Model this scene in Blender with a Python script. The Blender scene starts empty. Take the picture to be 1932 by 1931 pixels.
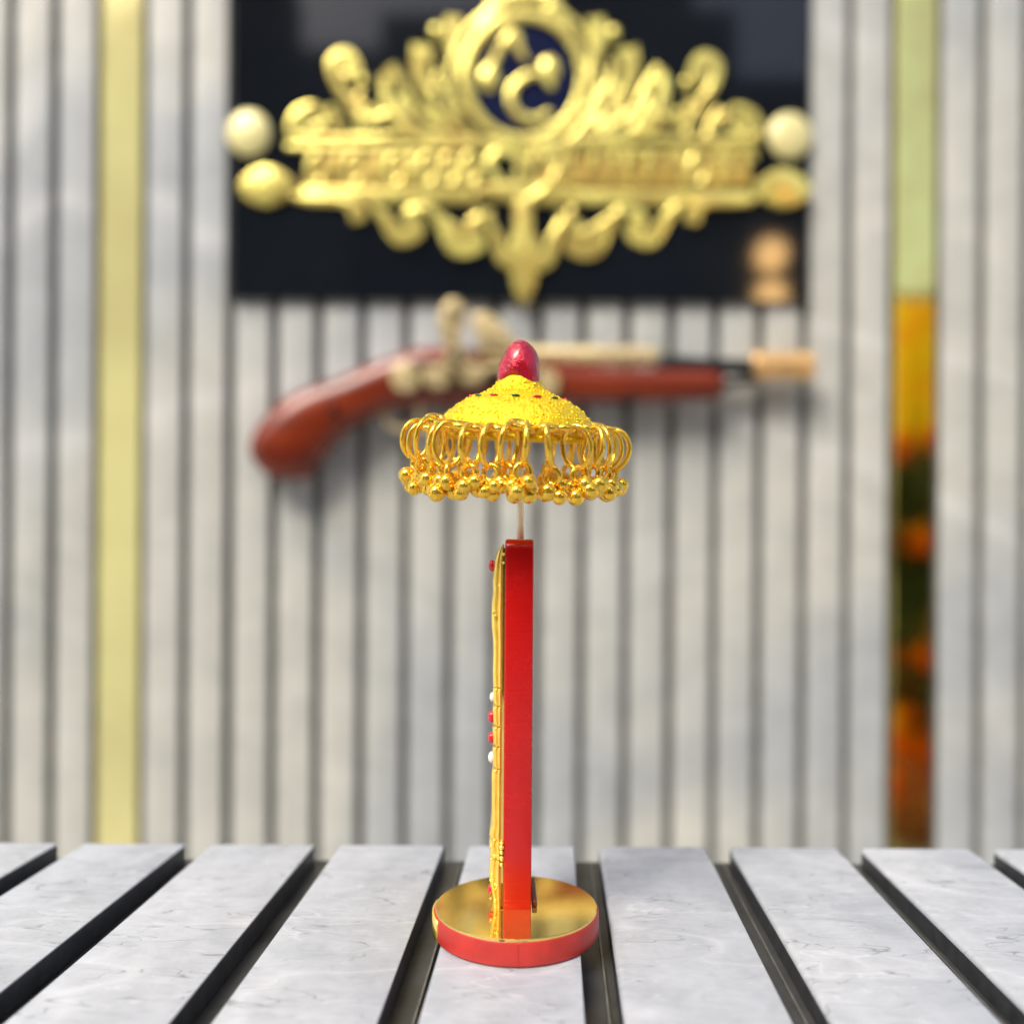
import bpy, bmesh, math, random
from mathutils import Vector, Matrix, Euler
R = math.radians
random.seed(7)

# ------------------------------------------------------------------ camera, sky, sun, exposure
scene = bpy.context.scene
col = scene.collection
CAM_H = 0.0732                      # camera height above the table top (table top is z = 0)
F = 1681.0 / 1932.0                 # focal length over picture width
cam_data = bpy.data.cameras.new("camera")
cam = bpy.data.objects.new("camera", cam_data)
col.objects.link(cam)
cam.location = (0, 0, CAM_H)
cam.rotation_euler = (R(90), 0, 0)
cam_data.sensor_width = 36
cam_data.lens = 36 * F
cam_data.shift_y = 72.0 / 1932.0
cam_data.clip_start = 0.01
cam_data.clip_end = 500
cam_data.dof.use_dof = True
cam_data.dof.focus_distance = 0.167
cam_data.dof.aperture_fstop = 7.0
scene.camera = cam

SUN_AZ, SUN_EL = 218.0, 50.0        # azimuth clockwise from +Y (north), elevation
world = bpy.data.worlds.new("World")
scene.world = world
world.use_nodes = True
wn = world.node_tree
sky = wn.nodes.new("ShaderNodeTexSky")
sky.sky_type = 'NISHITA'
sky.sun_disc = False
sky.sun_elevation = R(SUN_EL)
sky.sun_rotation = R(SUN_AZ)
sky.air_density = 1.0
sky.dust_density = 4.0
sky.ozone_density = 0.6
bg = wn.nodes["Background"]
bg.inputs["Strength"].default_value = 0.13
wn.links.new(sky.outputs[0], bg.inputs["Color"])

sun_data = bpy.data.lights.new("sun", 'SUN')
sun_data.energy = 2.3
sun_data.angle = R(28)
sun_data.color = (1.0, 0.95, 0.86)
sun = bpy.data.objects.new("sun", sun_data)
col.objects.link(sun)
d = Vector((math.sin(R(SUN_AZ)) * math.cos(R(SUN_EL)), math.cos(R(SUN_AZ)) * math.cos(R(SUN_EL)), math.sin(R(SUN_EL))))
sun.rotation_euler = (-d).to_track_quat('-Z', 'Y').to_euler()
sun.location = d * 5

vs = scene.view_settings
vs.view_transform = 'Standard'
vs.look = 'None'
vs.gamma = 1
vs.use_curve_mapping = False
vs.exposure = 0.76

# ------------------------------------------------------------------ materials
def mat(name, color, rough=0.5, metal=0.0, **kw):
    m = bpy.data.materials.new(name)
    m.use_nodes = True
    b = m.node_tree.nodes["Principled BSDF"]
    b.inputs["Base Color"].default_value = (*color, 1)
    b.inputs["Roughness"].default_value = rough
    b.inputs["Metallic"].default_value = metal
    for k, v in kw.items():
        b.inputs[k.replace("_", " ")].default_value = v
    return m

def N(m, t, **kw):
    n = m.node_tree.nodes.new(t)
    for k, v in kw.items():
        if k.startswith("i_"):
            key = k[2:].replace("_", " ")
            n.inputs[key].default_value = v
        else:
            setattr(n, k, v)
    return n

def L(m, a, b):
    m.node_tree.links.new(a, b)

def bsdf(m):
    return m.node_tree.nodes["Principled BSDF"]

def ramp(m, stops, src):
    r = N(m, "ShaderNodeValToRGB")
    while len(r.color_ramp.elements) < len(stops):
        r.color_ramp.elements.new(0.5)
    for e, (p, c) in zip(r.color_ramp.elements, stops):
        e.position = p
        e.color = (*c, 1)
    L(m, src, r.inputs[0])
    return r.outputs[0]

def mixc(m, fac, a, b, blend='MIX'):
    x = N(m, "ShaderNodeMix", data_type='RGBA', blend_type=blend)
    for s, v in ((x.inputs[0], fac), (x.inputs[6], a), (x.inputs[7], b)):
        if hasattr(v, "is_linked"):
            L(m, v, s)
        elif isinstance(v, tuple):
            s.default_value = (*v, 1)
        else:
            s.default_value = v
    return x.outputs[2]

def bump(m, src, strength=0.2, dist=0.001):
    b = N(m, "ShaderNodeBump", i_Strength=strength, i_Distance=dist)
    L(m, src, b.inputs["Height"])
    L(m, b.outputs[0], bsdf(m).inputs["Normal"])

def grain(m, base, scale, amount=0.25, bump_s=0.0, dist=0.0005, rough_var=0.0):
    """colour and relief grain by noise in object space"""
    tc = N(m, "ShaderNodeTexCoord")
    n = N(m, "ShaderNodeTexNoise", i_Scale=scale, i_Detail=6.0, i_Roughness=0.6)
    L(m, tc.outputs["Object"], n.inputs["Vector"])
    lo = tuple(max(0, c * (1 - amount)) for c in base)
    hi = tuple(min(1, c * (1 + amount)) for c in base)
    L(m, ramp(m, [(0.3, lo), (0.7, hi)], n.outputs["Fac"]), bsdf(m).inputs["Base Color"])
    if bump_s:
        bump(m, n.outputs["Fac"], bump_s, dist)
    if rough_var:
        r0 = bsdf(m).inputs["Roughness"].default_value
        mr = N(m, "ShaderNodeMapRange")
        mr.inputs[3].default_value = max(0.02, r0 - rough_var)
        mr.inputs[4].default_value = min(1, r0 + rough_var)
        L(m, n.outputs["Fac"], mr.inputs[0])
        L(m, mr.outputs[0], bsdf(m).inputs["Roughness"])
    return m

def stone_laminate(name, ref, warm, cool, k, rough, vein_white, scratch):
    """marble-print laminate, continuous over all the slats of one thing (coordinates of its root)"""
    m = mat(name, warm, rough)
    tc = N(m, "ShaderNodeTexCoord")
    tc.object = ref
    v = tc.outputs["Object"]
    # cloudy marble tones; on the wall they paint its sunlit and shaded patches
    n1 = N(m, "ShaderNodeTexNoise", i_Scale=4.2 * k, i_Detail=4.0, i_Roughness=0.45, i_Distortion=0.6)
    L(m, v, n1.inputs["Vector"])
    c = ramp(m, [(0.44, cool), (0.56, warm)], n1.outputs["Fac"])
    n2 = N(m, "ShaderNodeTexNoise", i_Scale=26 * k, i_Detail=7.0, i_Roughness=0.62, i_Distortion=0.4)
    L(m, v, n2.inputs["Vector"])
    c = mixc(m, 0.75, c, ramp(m, [(0.32, (0.80, 0.81, 0.82)), (0.68, (1.12, 1.12, 1.12))], n2.outputs["Fac"]), 'MULTIPLY')
    n4 = N(m, "ShaderNodeTexNoise", i_Scale=70 * k, i_Detail=8.0, i_Roughness=0.7, i_Distortion=1.2)
    mp4 = N(m, "ShaderNodeMapping"); mp4.inputs["Scale"].default_value = (0.6, 1.2, 0.8); mp4.inputs["Rotation"].default_value = (0, 0, 0.4)
    L(m, v, mp4.inputs[0]); L(m, mp4.outputs[0], n4.inputs["Vector"])
    c = mixc(m, 0.6, c, ramp(m, [(0.30, (0.86, 0.86, 0.87)), (0.55, (1.0, 1.0, 1.0)), (0.72, (1.10, 1.10, 1.10))], n4.outputs["Fac"]), 'MULTIPLY')
    # pale veins: zero level of a warped noise
    n3 = N(m, "ShaderNodeTexNoise", i_Scale=3.0 * k, i_Detail=3.0, i_Roughness=0.5, i_Distortion=1.1)
    mp = N(m, "ShaderNodeMapping")
    mp.inputs["Scale"].default_value = (0.45, 1.0, 1.0)
    mp.inputs["Location"].default_value = (3.1, 1.7, 0.4)
    L(m, v, mp.inputs[0])
    L(m, mp.outputs[0], n3.inputs["Vector"])
    a = N(m, "ShaderNodeMath", operation='SUBTRACT'); a.inputs[1].default_value = 0.5
    L(m, n3.outputs["Fac"], a.inputs[0])
    b = N(m, "ShaderNodeMath", operation='ABSOLUTE'); L(m, a.outputs[0], b.inputs[0])
    vein = ramp(m, [(0.0, (1, 1, 1)), (0.007, (0.35, 0.35, 0.35)), (0.018, (0, 0, 0))], b.outputs[0])
    vm = N(m, "ShaderNodeMath", operation='MULTIPLY'); vm.inputs[1].default_value = vein_white
    L(m, vein, vm.inputs[0])
    c = mixc(m, vm.outputs[0], c, (0.70, 0.70, 0.70))
    # fine fibres, dark and pale, in several directions
    for rot, sc, lev, dark, wd in ((0.5, 14, 0.47, True, 0.006), (-0.35, 20, 0.52, True, 0.005), (1.25, 17, 0.49, True, 0.006), (0.15, 16, 0.45, False, 0.010), (-0.8, 24, 0.53, False, 0.009)):
        vo = N(m, "ShaderNodeTexNoise", i_Scale=sc * k, i_Detail=2.5, i_Roughness=0.6, i_Distortion=0.35)
        mp2 = N(m, "ShaderNodeMapping")
        mp2.inputs["Location"].default_value = (rot * 7, lev * 31, 0)
        mp2.inputs["Rotation"].default_value = (0, 0, rot)
        mp2.inputs["Scale"].default_value = (0.35, 1.5, 1.0)
        L(m, v, mp2.inputs[0]); L(m, mp2.outputs[0], vo.inputs["Vector"])
        s1 = N(m, "ShaderNodeMath", operation='SUBTRACT'); s1.inputs[1].default_value = lev
        L(m, vo.outputs["Fac"], s1.inputs[0])
        s2 = N(m, "ShaderNodeMath", operation='ABSOLUTE'); L(m, s1.outputs[0], s2.inputs[0])
        line = ramp(m, [(0.0, (1, 1, 1)), (wd, (0, 0, 0))], s2.outputs[0])
        gate = N(m, "ShaderNodeTexNoise", i_Scale=(sc + 6) * k, i_Detail=2.0)
        L(m, mp2.outputs[0], gate.inputs["Vector"])
        g = ramp(m, [(0.46, (0, 0, 0)), (0.60, (1, 1, 1))], gate.outputs["Fac"])
        lm = N(m, "ShaderNodeMath", operation='MULTIPLY'); L(m, line, lm.inputs[0]); L(m, g, lm.inputs[1])
        lm2 = N(m, "ShaderNodeMath", operation='MULTIPLY'); L(m, lm.outputs[0], lm2.inputs[0]); lm2.inputs[1].default_value = scratch * (0.8 if dark else 0.38)
        c = mixc(m, lm2.outputs[0], c, (0.15, 0.16, 0.18) if dark else (0.66, 0.67, 0.68))
    L(m, c, bsdf(m).inputs["Base Color"])
    n5 = N(m, "ShaderNodeTexNoise", i_Scale=420 * k, i_Detail=3.0)
    L(m, v, n5.inputs["Vector"])
    bump(m, n5.outputs["Fac"], 0.12, 0.0004)
    return m

M = {}
M['dark_core'] = grain(mat("dark_core_board", (0.035, 0.038, 0.042), 0.45), (0.035, 0.038, 0.042), 300, 0.4)
M['groove_metal'] = grain(mat("dark_groove_metal", (0.080, 0.083, 0.086), 0.36, 0.5), (0.080, 0.083, 0.086), 90, 0.35, rough_var=0.12)
M['rail_edge'] = grain(mat("worn_rail_edge", (0.20, 0.205, 0.20), 0.35, 0.6), (0.20, 0.205, 0.20), 200, 0.3)
M['groove_wall'] = grain(mat("grey_groove_board", (0.20, 0.20, 0.185), 0.6), (0.20, 0.20, 0.185), 40, 0.3)
M['gold_mirror'] = grain(mat("gold_mirror_acrylic", (0.98, 0.70, 0.18), 0.035, 0.92), (0.98, 0.70, 0.18), 220, 0.12, rough_var=0.03)
M['gold_strip'] = grain(mat("satin_gold_sheet", (0.97, 0.86, 0.38), 0.14, 0.52), (0.97, 0.87, 0.40), 14, 0.08, 0.05, 0.004, rough_var=0.06)
M['gold_polished'] = grain(mat("polished_gold_sheet", (1.0, 0.76, 0.25), 0.04, 1.0), (1.0, 0.76, 0.25), 16, 0.18, 0.06, 0.004, rough_var=0.03)
M['gold_cast'] = grain(mat("cast_gold", (1.0, 0.70, 0.15), 0.18, 0.55), (1.0, 0.70, 0.15), 500, 0.10, 0.12, 0.0002, rough_var=0.1)
M['gold_canopy'] = grain(mat("granulated_gold", (1.0, 0.66, 0.008), 0.32, 0.5), (1.0, 0.66, 0.008), 900, 0.14, 0.9, 0.0006, rough_var=0.12)
M['gold_wire'] = grain(mat("gold_wire", (1.0, 0.60, 0.07), 0.15, 0.78), (1.0, 0.58, 0.06), 500, 0.14, rough_var=0.08)
M['brass_rod'] = grain(mat("pale_brass_rod", (0.95, 0.90, 0.62), 0.3, 0.0), (0.95, 0.90, 0.62), 300, 0.08)
M['red_acrylic'] = grain(mat("red_acrylic", (0.50, 0.004, 0.003), 0.26, 0, Subsurface_Weight=0.35, Subsurface_Radius=(1.0, 0.12, 0.10), Subsurface_Scale=0.0016), (0.50, 0.004, 0.003), 90, 0.05, rough_var=0.12)
def striations(m):
    """fine level cutting marks on the edge of the acrylic"""
    tc = N(m, "ShaderNodeTexCoord")
    mp = N(m, "ShaderNodeMapping"); mp.inputs["Scale"].default_value = (90, 90, 2600)
    n = N(m, "ShaderNodeTexNoise", i_Scale=1.0, i_Detail=3.0)
    L(m, tc.outputs["Object"], mp.inputs[0]); L(m, mp.outputs[0], n.inputs["Vector"])
    bump(m, n.outputs["Fac"], 0.16, 0.0003)
striations(M['red_acrylic'])
M['red_sawn'] = grain(mat("sawn_red_acrylic", (0.45, 0.030, 0.022), 0.42), (0.45, 0.030, 0.022), 240, 0.14, 0.15, 0.0003, rough_var=0.1)
M['red_dark'] = grain(mat("dark_red_tab", (0.16, 0.02, 0.02), 0.3), (0.16, 0.02, 0.02), 300, 0.2)
M['ruby'] = grain(mat("ruby_paint", (0.44, 0.001, 0.022), 0.16, 0.25, Coat_Weight=0.7, Coat_Roughness=0.03), (0.44, 0.001, 0.022), 240, 0.5, 0.9, 0.0016)
M['red_gem'] = mat("red_gem", (0.60, 0.01, 0.03), 0.12, 0, Coat_Weight=0.6)
M['green_gem'] = mat("green_gem", (0.01, 0.09, 0.03), 0.12, 0, Coat_Weight=0.6)
M['white_gem'] = mat("white_gem", (0.85, 0.82, 0.76), 0.12, 0, Coat_Weight=0.6)
M['black_acrylic'] = grain(mat("black_acrylic", (0.006, 0.008, 0.011), 0.06), (0.006, 0.008, 0.011), 5, 0.3, rough_var=0.03)
M['navy'] = mat("navy_acrylic", (0.010, 0.014, 0.045), 0.08)
M['gold_letter'] = grain(mat("gold_sign_acrylic", (0.95, 0.68, 0.18), 0.26, 0.6), (0.95, 0.68, 0.18), 45, 0.35, rough_var=0.1)
M['gold_dull'] = grain(mat("dull_gold_acrylic", (0.46, 0.31, 0.08), 0.4, 0.7), (0.46, 0.31, 0.08), 30, 0.3)
M['gold_cap'] = mat("pale_gold_cap", (0.72, 0.65, 0.30), 0.4, 0.2)
M['wood'] = mat("varnished_red_wood", (0.30, 0.045, 0.012), 0.27, 0, Specular_IOR_Level=0.5)
M['brass_old'] = grain(mat("pale_brass", (0.84, 0.65, 0.34), 0.28, 0.6), (0.84, 0.65, 0.34), 60, 0.25, rough_var=0.1)
M['brass_orange'] = grain(mat("copper_brass", (0.84, 0.52, 0.22), 0.35, 0.7), (0.84, 0.52, 0.22), 60, 0.2, rough_var=0.1)
M['bronze_dark'] = grain(mat("dark_bronze", (0.10, 0.055, 0.03), 0.4, 0.6), (0.10, 0.055, 0.03), 60, 0.4)
M['iron'] = mat("black_iron", (0.02, 0.024, 0.026), 0.4, 0.6)

def wood_nodes(m):
    tc = N(m, "ShaderNodeTexCoord")
    mp = N(m, "ShaderNodeMapping"); mp.inputs["Scale"].default_value = (6, 40, 60)
    n = N(m, "ShaderNodeTexNoise", i_Scale=1.0, i_Detail=5.0, i_Distortion=0.8)
    L(m, tc.outputs["Object"], mp.inputs[0]); L(m, mp.outputs[0], n.inputs["Vector"])
    L(m, ramp(m, [(0.3, (0.085, 0.008, 0.002)), (0.7, (0.23, 0.030, 0.005))], n.outputs["Fac"]), bsdf(m).inputs["Base Color"])
wood_nodes(M['wood'])

# ------------------------------------------------------------------ helpers
def link(o):
    col.objects.link(o)
    return o

def tag(o, label=None, cat=None, group=None, kind=None):
    for k, v in (("label", label), ("category", cat), ("group", group), ("kind", kind)):
        if v:
            o[k] = v
    return o

def empty(name, loc=(0, 0, 0), rot=(0, 0, 0)):
    o = link(bpy.data.objects.new(name, None))
    o.empty_display_size = 0.02
    o.location = loc
    o.rotation_euler = rot
    return o

def obj(name, bm, mats, parent=None, smooth=False, loc=None, rot=None):
    me = bpy.data.meshes.new(name)
    bmesh.ops.recalc_face_normals(bm, faces=bm.faces)
    bm.to_mesh(me)
    bm.free()
    if not isinstance(mats, (list, tuple)):
        mats = [mats]
    for m in mats:
        me.materials.append(m)
    if smooth:
        for p in me.polygons:
            p.use_smooth = True
    o = link(bpy.data.objects.new(name, me))
    o.parent = parent
    if loc is not None:
        o.location = loc
    if rot is not None:
        o.rotation_euler = rot
    return o

def smooth_angle(o, ang=35):
    me = o.data
    for p in me.polygons:
        p.use_smooth = True
    bm = bmesh.new(); bm.from_mesh(me)
    for e in bm.edges:
        if len(e.link_faces) == 2 and e.calc_face_angle(0) > R(ang):
            e.smooth = False
    bm.to_mesh(me); bm.free()
    return o

def add_box(bm, x0, x1, y0, y1, z0, z1):
    vs_ = [bm.verts.new(p) for p in ((x0, y0, z0), (x1, y0, z0), (x1, y1, z0), (x0, y1, z0),
                                     (x0, y0, z1), (x1, y0, z1), (x1, y1, z1), (x0, y1, z1))]
    fs = []
    for q in ((0, 3, 2, 1), (4, 5, 6, 7), (0, 1, 5, 4), (1, 2, 6, 5), (2, 3, 7, 6), (3, 0, 4, 7)):
        fs.append(bm.faces.new([vs_[i] for i in q]))
    return fs

def box(x0, x1, y0, y1, z0, z1, bev=0.0, seg=2):
    bm = bmesh.new()
    add_box(bm, x0, x1, y0, y1, z0, z1)
    if bev:
        bmesh.ops.bevel(bm, geom=bm.edges[:], offset=bev, segments=seg, affect='EDGES', profile=0.5)
    return bm

def lathe(profile, seg=48, closed_bottom=True):
    """profile: list of (r, z) from top to bottom"""
    bm = bmesh.new()
    rings = []
    for r, z in profile:
        if r < 1e-6:
            rings.append([bm.verts.new((0, 0, z))])
        else:
            rings.append([bm.verts.new((r * math.cos(2 * math.pi * i / seg), r * math.sin(2 * math.pi * i / seg), z)) for i in range(seg)])
    for a, b in zip(rings, rings[1:]):
        for i in range(seg):
            j = (i + 1) % seg
            if len(a) == 1 and len(b) == 1:
                continue
            if len(a) == 1:
                bm.faces.new((a[0], b[j], b[i]))
            elif len(b) == 1:
                bm.faces.new((a[i], a[j], b[0]))
            else:
                bm.faces.new((a[i], a[j], b[j], b[i]))
    return bm

def tube(pts, rad, seg=8, closed=False, bm=None):
    """tube along points; rad float or list; pts Vectors"""
    bm = bm or bmesh.new()
    n = len(pts)
    pts = [Vector(p) for p in pts]
    rings = []
    up = None
    for i in range(n):
        if closed:
            t = (pts[(i + 1) % n] - pts[i - 1]).normalized()
        else:
            t = (pts[min(i + 1, n - 1)] - pts[max(i - 1, 0)]).normalized()
        if up is None:
            up = Vector((0, 0, 1)) if abs(t.z) < 0.9 else Vector((1, 0, 0))
        side = t.cross(up).normalized()
        up = side.cross(t).normalized()
        r = rad[i] if isinstance(rad, (list, tuple)) else rad
        rings.append([bm.verts.new(pts[i] + (side * math.cos(2 * math.pi * k / seg) + up * math.sin(2 * math.pi * k / seg)) * r) for k in range(seg)])
    m_ = n if closed else n - 1
    for i in range(m_):
        a, b = rings[i], rings[(i + 1) % n]
        for k in range(seg):
            l = (k + 1) % seg
            bm.faces.new((a[k], a[l], b[l], b[k]))
    if not closed:
        bm.faces.new(rings[0][::-1])
        bm.faces.new(rings[-1])
    return bm

def ball(r, loc=(0, 0, 0), scale=(1, 1, 1), u=12, v=8, bm=None):
    bm = bm or bmesh.new()
    bmesh.ops.create_uvsphere(bm, u_segments=u, v_segments=v, radius=r,
                              matrix=Matrix.Translation(loc) @ Matrix.Diagonal((*scale, 1)))
    return bm

def catmull(pts, sub=6, closed=True):
    out = []
    n = len(pts)
    rng = range(n) if closed else range(n - 1)
    for i in rng:
        if closed:
            p0, p1, p2, p3 = pts[i - 1], pts[i], pts[(i + 1) % n], pts[(i + 2) % n]
        else:
            p0, p1, p2, p3 = pts[max(i - 1, 0)], pts[i], pts[i + 1], pts[min(i + 2, n - 1)]
        for s in range(sub):
            t = s / sub
            out.append(tuple(0.5 * (2 * b + (c - a) * t + (2 * a - 5 * b + 4 * c - d_) * t * t + (3 * b - a - 3 * c + d_) * t ** 3)
                             for a, b, c, d_ in zip(p0, p1, p2, p3)))
    if not closed:
        out.append(tuple(pts[-1]))
    return out

def plate(pts, y_back, y_front, bev=0.0):
    """extruded outline in the x-z plane, from y_back to y_front (front is nearer the viewer)"""
    bm = bmesh.new()
    f = bm.faces.new([bm.verts.new((x, y_back, z)) for x, z in pts])
    r = bmesh.ops.extrude_face_region(bm, geom=[f])
    nv = [g for g in r['geom'] if isinstance(g, bmesh.types.BMVert)]
    for v in nv:
        v.co.y = y_front
    if bev:
        ed = [e for e in bm.edges if all(abs(v.co.y - y_front) < 1e-7 for v in e.verts)]
        bmesh.ops.bevel(bm, geom=ed, offset=bev, segments=2, affect='EDGES', profile=0.6)
    return bm

# ------------------------------------------------------------------ ground
GROUND = -0.72
bm = bmesh.new()
bm.faces.new([bm.verts.new(p) for p in ((-60, -60, GROUND), (60, -60, GROUND), (60, 60, GROUND), (-60, 60, GROUND))])
gm = grain(mat("pale_concrete", (0.50, 0.48, 0.44), 0.8), (0.50, 0.48, 0.44), 3, 0.2, 0.3, 0.002)
tag(obj("ground", bm, gm), kind="structure")

# ------------------------------------------------------------------ slatted table
YAW = -R(2.79)
PITCH, SLAT_W, EDGE0, FAR, NEAR, GD = 0.0322, 0.0261, 0.0046, 0.2205, -0.10, 0.0048
SKEW = 0.030                           # the far ends are cut a little out of square
table = empty("slatted_table", (0, 0, GROUND), (0, 0, YAW))
tag(table, "low table with a top of pale grey marble print slats and dark grooves", "table")
M['table_stone'] = stone_laminate("grey_marble_laminate", table, (0.455, 0.472, 0.495), (0.40, 0.42, 0.45), 4.6, 0.46, 0.26, 1.0)
TZ = -GROUND
def table_slat(xr):
    bm = bmesh.new()
    add_box(bm, xr - SLAT_W, xr, NEAR, FAR, TZ - GD, TZ)
    le = [e for e in bm.edges if all(abs(v.co.x - (xr - SLAT_W)) < 1e-6 and abs(v.co.z - TZ) < 1e-6 for v in e.verts)]
    re_ = [e for e in bm.edges if all(abs(v.co.x - xr) < 1e-6 and abs(v.co.z - TZ) < 1e-6 for v in e.verts)]
    fe = [e for e in bm.edges if all(abs(v.co.y - FAR) < 1e-6 and abs(v.co.z - TZ) < 1e-6 for v in e.verts)]
    bmesh.ops.bevel(bm, geom=le, offset=0.0011, segments=4, affect='EDGES', profile=0.5)
    bmesh.ops.bevel(bm, geom=[e for e in re_ if e.is_valid], offset=0.0003, segments=2, affect='EDGES', profile=0.5)
    for v in bm.verts:
        if v.co.y > 0.1:
            v.co.y += SKEW * v.co.x
    for f in bm.faces:
        f.normal_update()
        f.material_index = 0 if f.normal.z > 0.25 else 1
        if f.calc_center_median().z > TZ - 0.0012 and f.normal.x < -0.05:
            f.material_index = 0
    return bm
KS = range(-7, 8)
for k in KS:
    o = obj("slat", table_slat(EDGE0 + PITCH * k), [M['table_stone'], M['dark_core']], table)
    smooth_angle(o, 40)
x0, x1 = EDGE0 + PITCH * KS[0] - SLAT_W, EDGE0 + PITCH * KS[-1]
bm = box(x0, x1, NEAR, FAR + 0.0035, TZ - GD - 0.008, TZ - GD - 0.0002)
for v in bm.verts:
    if v.co.y > 0.1:
        v.co.y += SKEW * v.co.x
obj("base_board", bm, M['groove_metal'], table)
# small edge rails of the groove profile
for k in KS[:-1]:
    xg = EDGE0 + PITCH * k
    obj("groove_rib", box(xg + 0.0041, xg + 0.0045, NEAR, FAR + 0.002 + SKEW * xg, TZ - GD - 0.0002, TZ - GD + 0.0006), M['rail_edge'], table)
for xa in (x0 + 0.01, x1 - 0.035):
    for ya in (NEAR + 0.01, FAR - 0.035):
        obj("leg", box(xa, xa + 0.025, ya, ya + 0.025, 0, TZ - GD - 0.008, 0.002), M['dark_core'], table)

# ------------------------------------------------------------------ slat wall
WALL_Y = 0.79
K = WALL_Y / 1681.0                    # metres on the wall for one unit of the drawing grid below
ROLL = R(0.42)
cr, sr = math.cos(ROLL), math.sin(ROLL)
def W(px, py, off=0.0):
    """grid of the wall drawing -> plane (x, z) standing off from the slats, origin on the axis through the camera"""
    k = K * (WALL_Y - off) / WALL_Y
    x, z = (px - 966) * k, (1038 - py) * k
    return (x * cr - z * sr, x * sr + z * cr)
WM = Matrix.Translation((0, WALL_Y, CAM_H)) @ Matrix.Rotation(ROLL, 4, 'Y')
def wall_thing(name, bx, by, bz):
    """empty at (bx, bz) of the wall plane; parts are given in wall-plane coordinates"""
    e = empty(name, WM @ Vector((bx, by, bz)), (0, ROLL, 0))
    e["_b"] = 0
    del e["_b"]
    return e, Vector((-bx, -by, -bz))

WP = 83.35 * K
ZB, ZT = GROUND - CAM_H - 0.0, 0.86
wall, WOFF = wall_thing("slat_wall", 0, 0, ZB)
tag(wall, "wall of vertical pale marble print slats with grey grooves behind the table", "wall")
M['wall_stone'] = stone_laminate("sun_shade_marble_laminate", wall, (0.475, 0.475, 0.43), (0.37, 0.39, 0.395), 0.62, 0.45, 0.3, 0.12)  # cream and bluish tones put soft sunlight and shade into the laminate colour
ZB += 0.008
SW = 0.0084
def gap_x(k):
    return (95 + 83.35 * k + 3 - 966) * K
GOLD = (1, 19)
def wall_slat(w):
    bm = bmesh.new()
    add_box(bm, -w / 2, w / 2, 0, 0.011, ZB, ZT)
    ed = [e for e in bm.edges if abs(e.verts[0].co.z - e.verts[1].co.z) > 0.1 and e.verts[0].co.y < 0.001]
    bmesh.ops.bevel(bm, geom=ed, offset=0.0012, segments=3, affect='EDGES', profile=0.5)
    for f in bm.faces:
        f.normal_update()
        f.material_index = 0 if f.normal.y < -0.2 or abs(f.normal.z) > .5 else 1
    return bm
slat_mesh = None
for k in range(-5, 26):
    xc = (gap_x(k) + gap_x(k + 1)) / 2
    if k in GOLD:
        o = obj("gold_strip", box(-WP / 2 + 0.002, WP / 2 - 0.002, 0.0005, 0.009, ZB, ZT, 0.0004, 1), M['gold_strip' if k == GOLD[0] else 'gold_polished'], wall, loc=Vector((xc, 0, 0)) + WOFF)
        o["label"] = "satin gold strip set between the slats" if k == GOLD[0] else "polished gold strip reflecting orange flowers"
        continue
    if slat_mesh is None:
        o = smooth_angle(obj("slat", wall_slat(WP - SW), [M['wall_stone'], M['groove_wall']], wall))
        slat_mesh = o.data
    else:
        o = link(bpy.data.objects.new("slat", slat_mesh)); o.parent = wall
    o.location = Vector((xc + random.uniform(-.0003, .0003), random.uniform(0, .0005), 0)) + WOFF
obj("backing_board", box(gap_x(-5) + 0.001, gap_x(26), 0.0112, 0.03, ZB, ZT - 0.001), M['groove_wall'], wall, loc=WOFF)

# ------------------------------------------------------------------ black sign with gold crest
px0, px1, pz0, pz1 = W(437, 560, .006)[0], W(1524, 570, .006)[0], W(980, 566, .006)[1], W(980, -80, .006)[1]
sign, SOFF = wall_thing("black_sign_panel", (px0 + px1) / 2, 0, pz0)
tag(sign, "glossy black sign panel with ornate gold crest and lettering on the slat wall", "sign")
obj("panel", box(px0, px1, -0.006, -0.0004, pz0, pz1, 0.0006), M['black_acrylic'], sign, loc=SOFF)
def S(zx, zy):
    """crest drawing grid"""
    return W((600 + zx * 0.9834) * 0.63889, zy * 0.984 * 0.63889, 0.0095)
KS_ = 0.9834 * 0.63889 * K
Y0 = -0.0061
def sign_part(name, pts, t=0.004, m='gold_letter', sub=5, bev=0.0008, lift=0.0):
    p = [S(*q) for q in pts]
    if sub:
        p = catmull(p, sub)
    return smooth_angle(obj(name, plate(p, Y0 - lift, Y0 - t - lift, bev), M[m], sign, loc=SOFF))
def ell(cx, cy, rx, ry, n=28, a0=0.0, rot=0.0):
    out = []
    for i in range(n):
        a = 2 * math.pi * i / n
        x, y = rx * math.cos(a), ry * math.sin(a)
        out.append((cx + x * math.cos(rot) - y * math.sin(rot), cy + x * math.sin(rot) + y * math.cos(rot)))
    return out
def sign_tube(name, pts, r, m='gold_letter', closed=False):
    """flattened rope of gold following a line on the panel"""
    c = catmull([S(*q) for q in pts], 6, closed)
    rr = r * KS_ if not isinstance(r, list) else None
    n = len(c)
    if rr is None:
        rad = []
        for i in range(n):
            t = i / (n - 1) * (len(r) - 1)
            a = min(int(t), len(r) - 2)
            rad.append((r[a] + (r[a + 1] - r[a]) * (t - a)) * KS_ * 0.54)
    else:
        rad = rr
    bm = tube([(x, 0, z) for x, z in c], rad, 10, closed)
    sign_tube.n = getattr(sign_tube, "n", 0) + 1
    dep = 0.0022 + (sign_tube.n * 37 % 61) * 0.000032
    for v in bm.verts:
        v.co.y = Y0 - dep + max(-0.0013, min(0.0013, v.co.y * 0.5))
    return smooth_angle(obj(name, bm, M[m], sign, loc=SOFF), 30)
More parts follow.
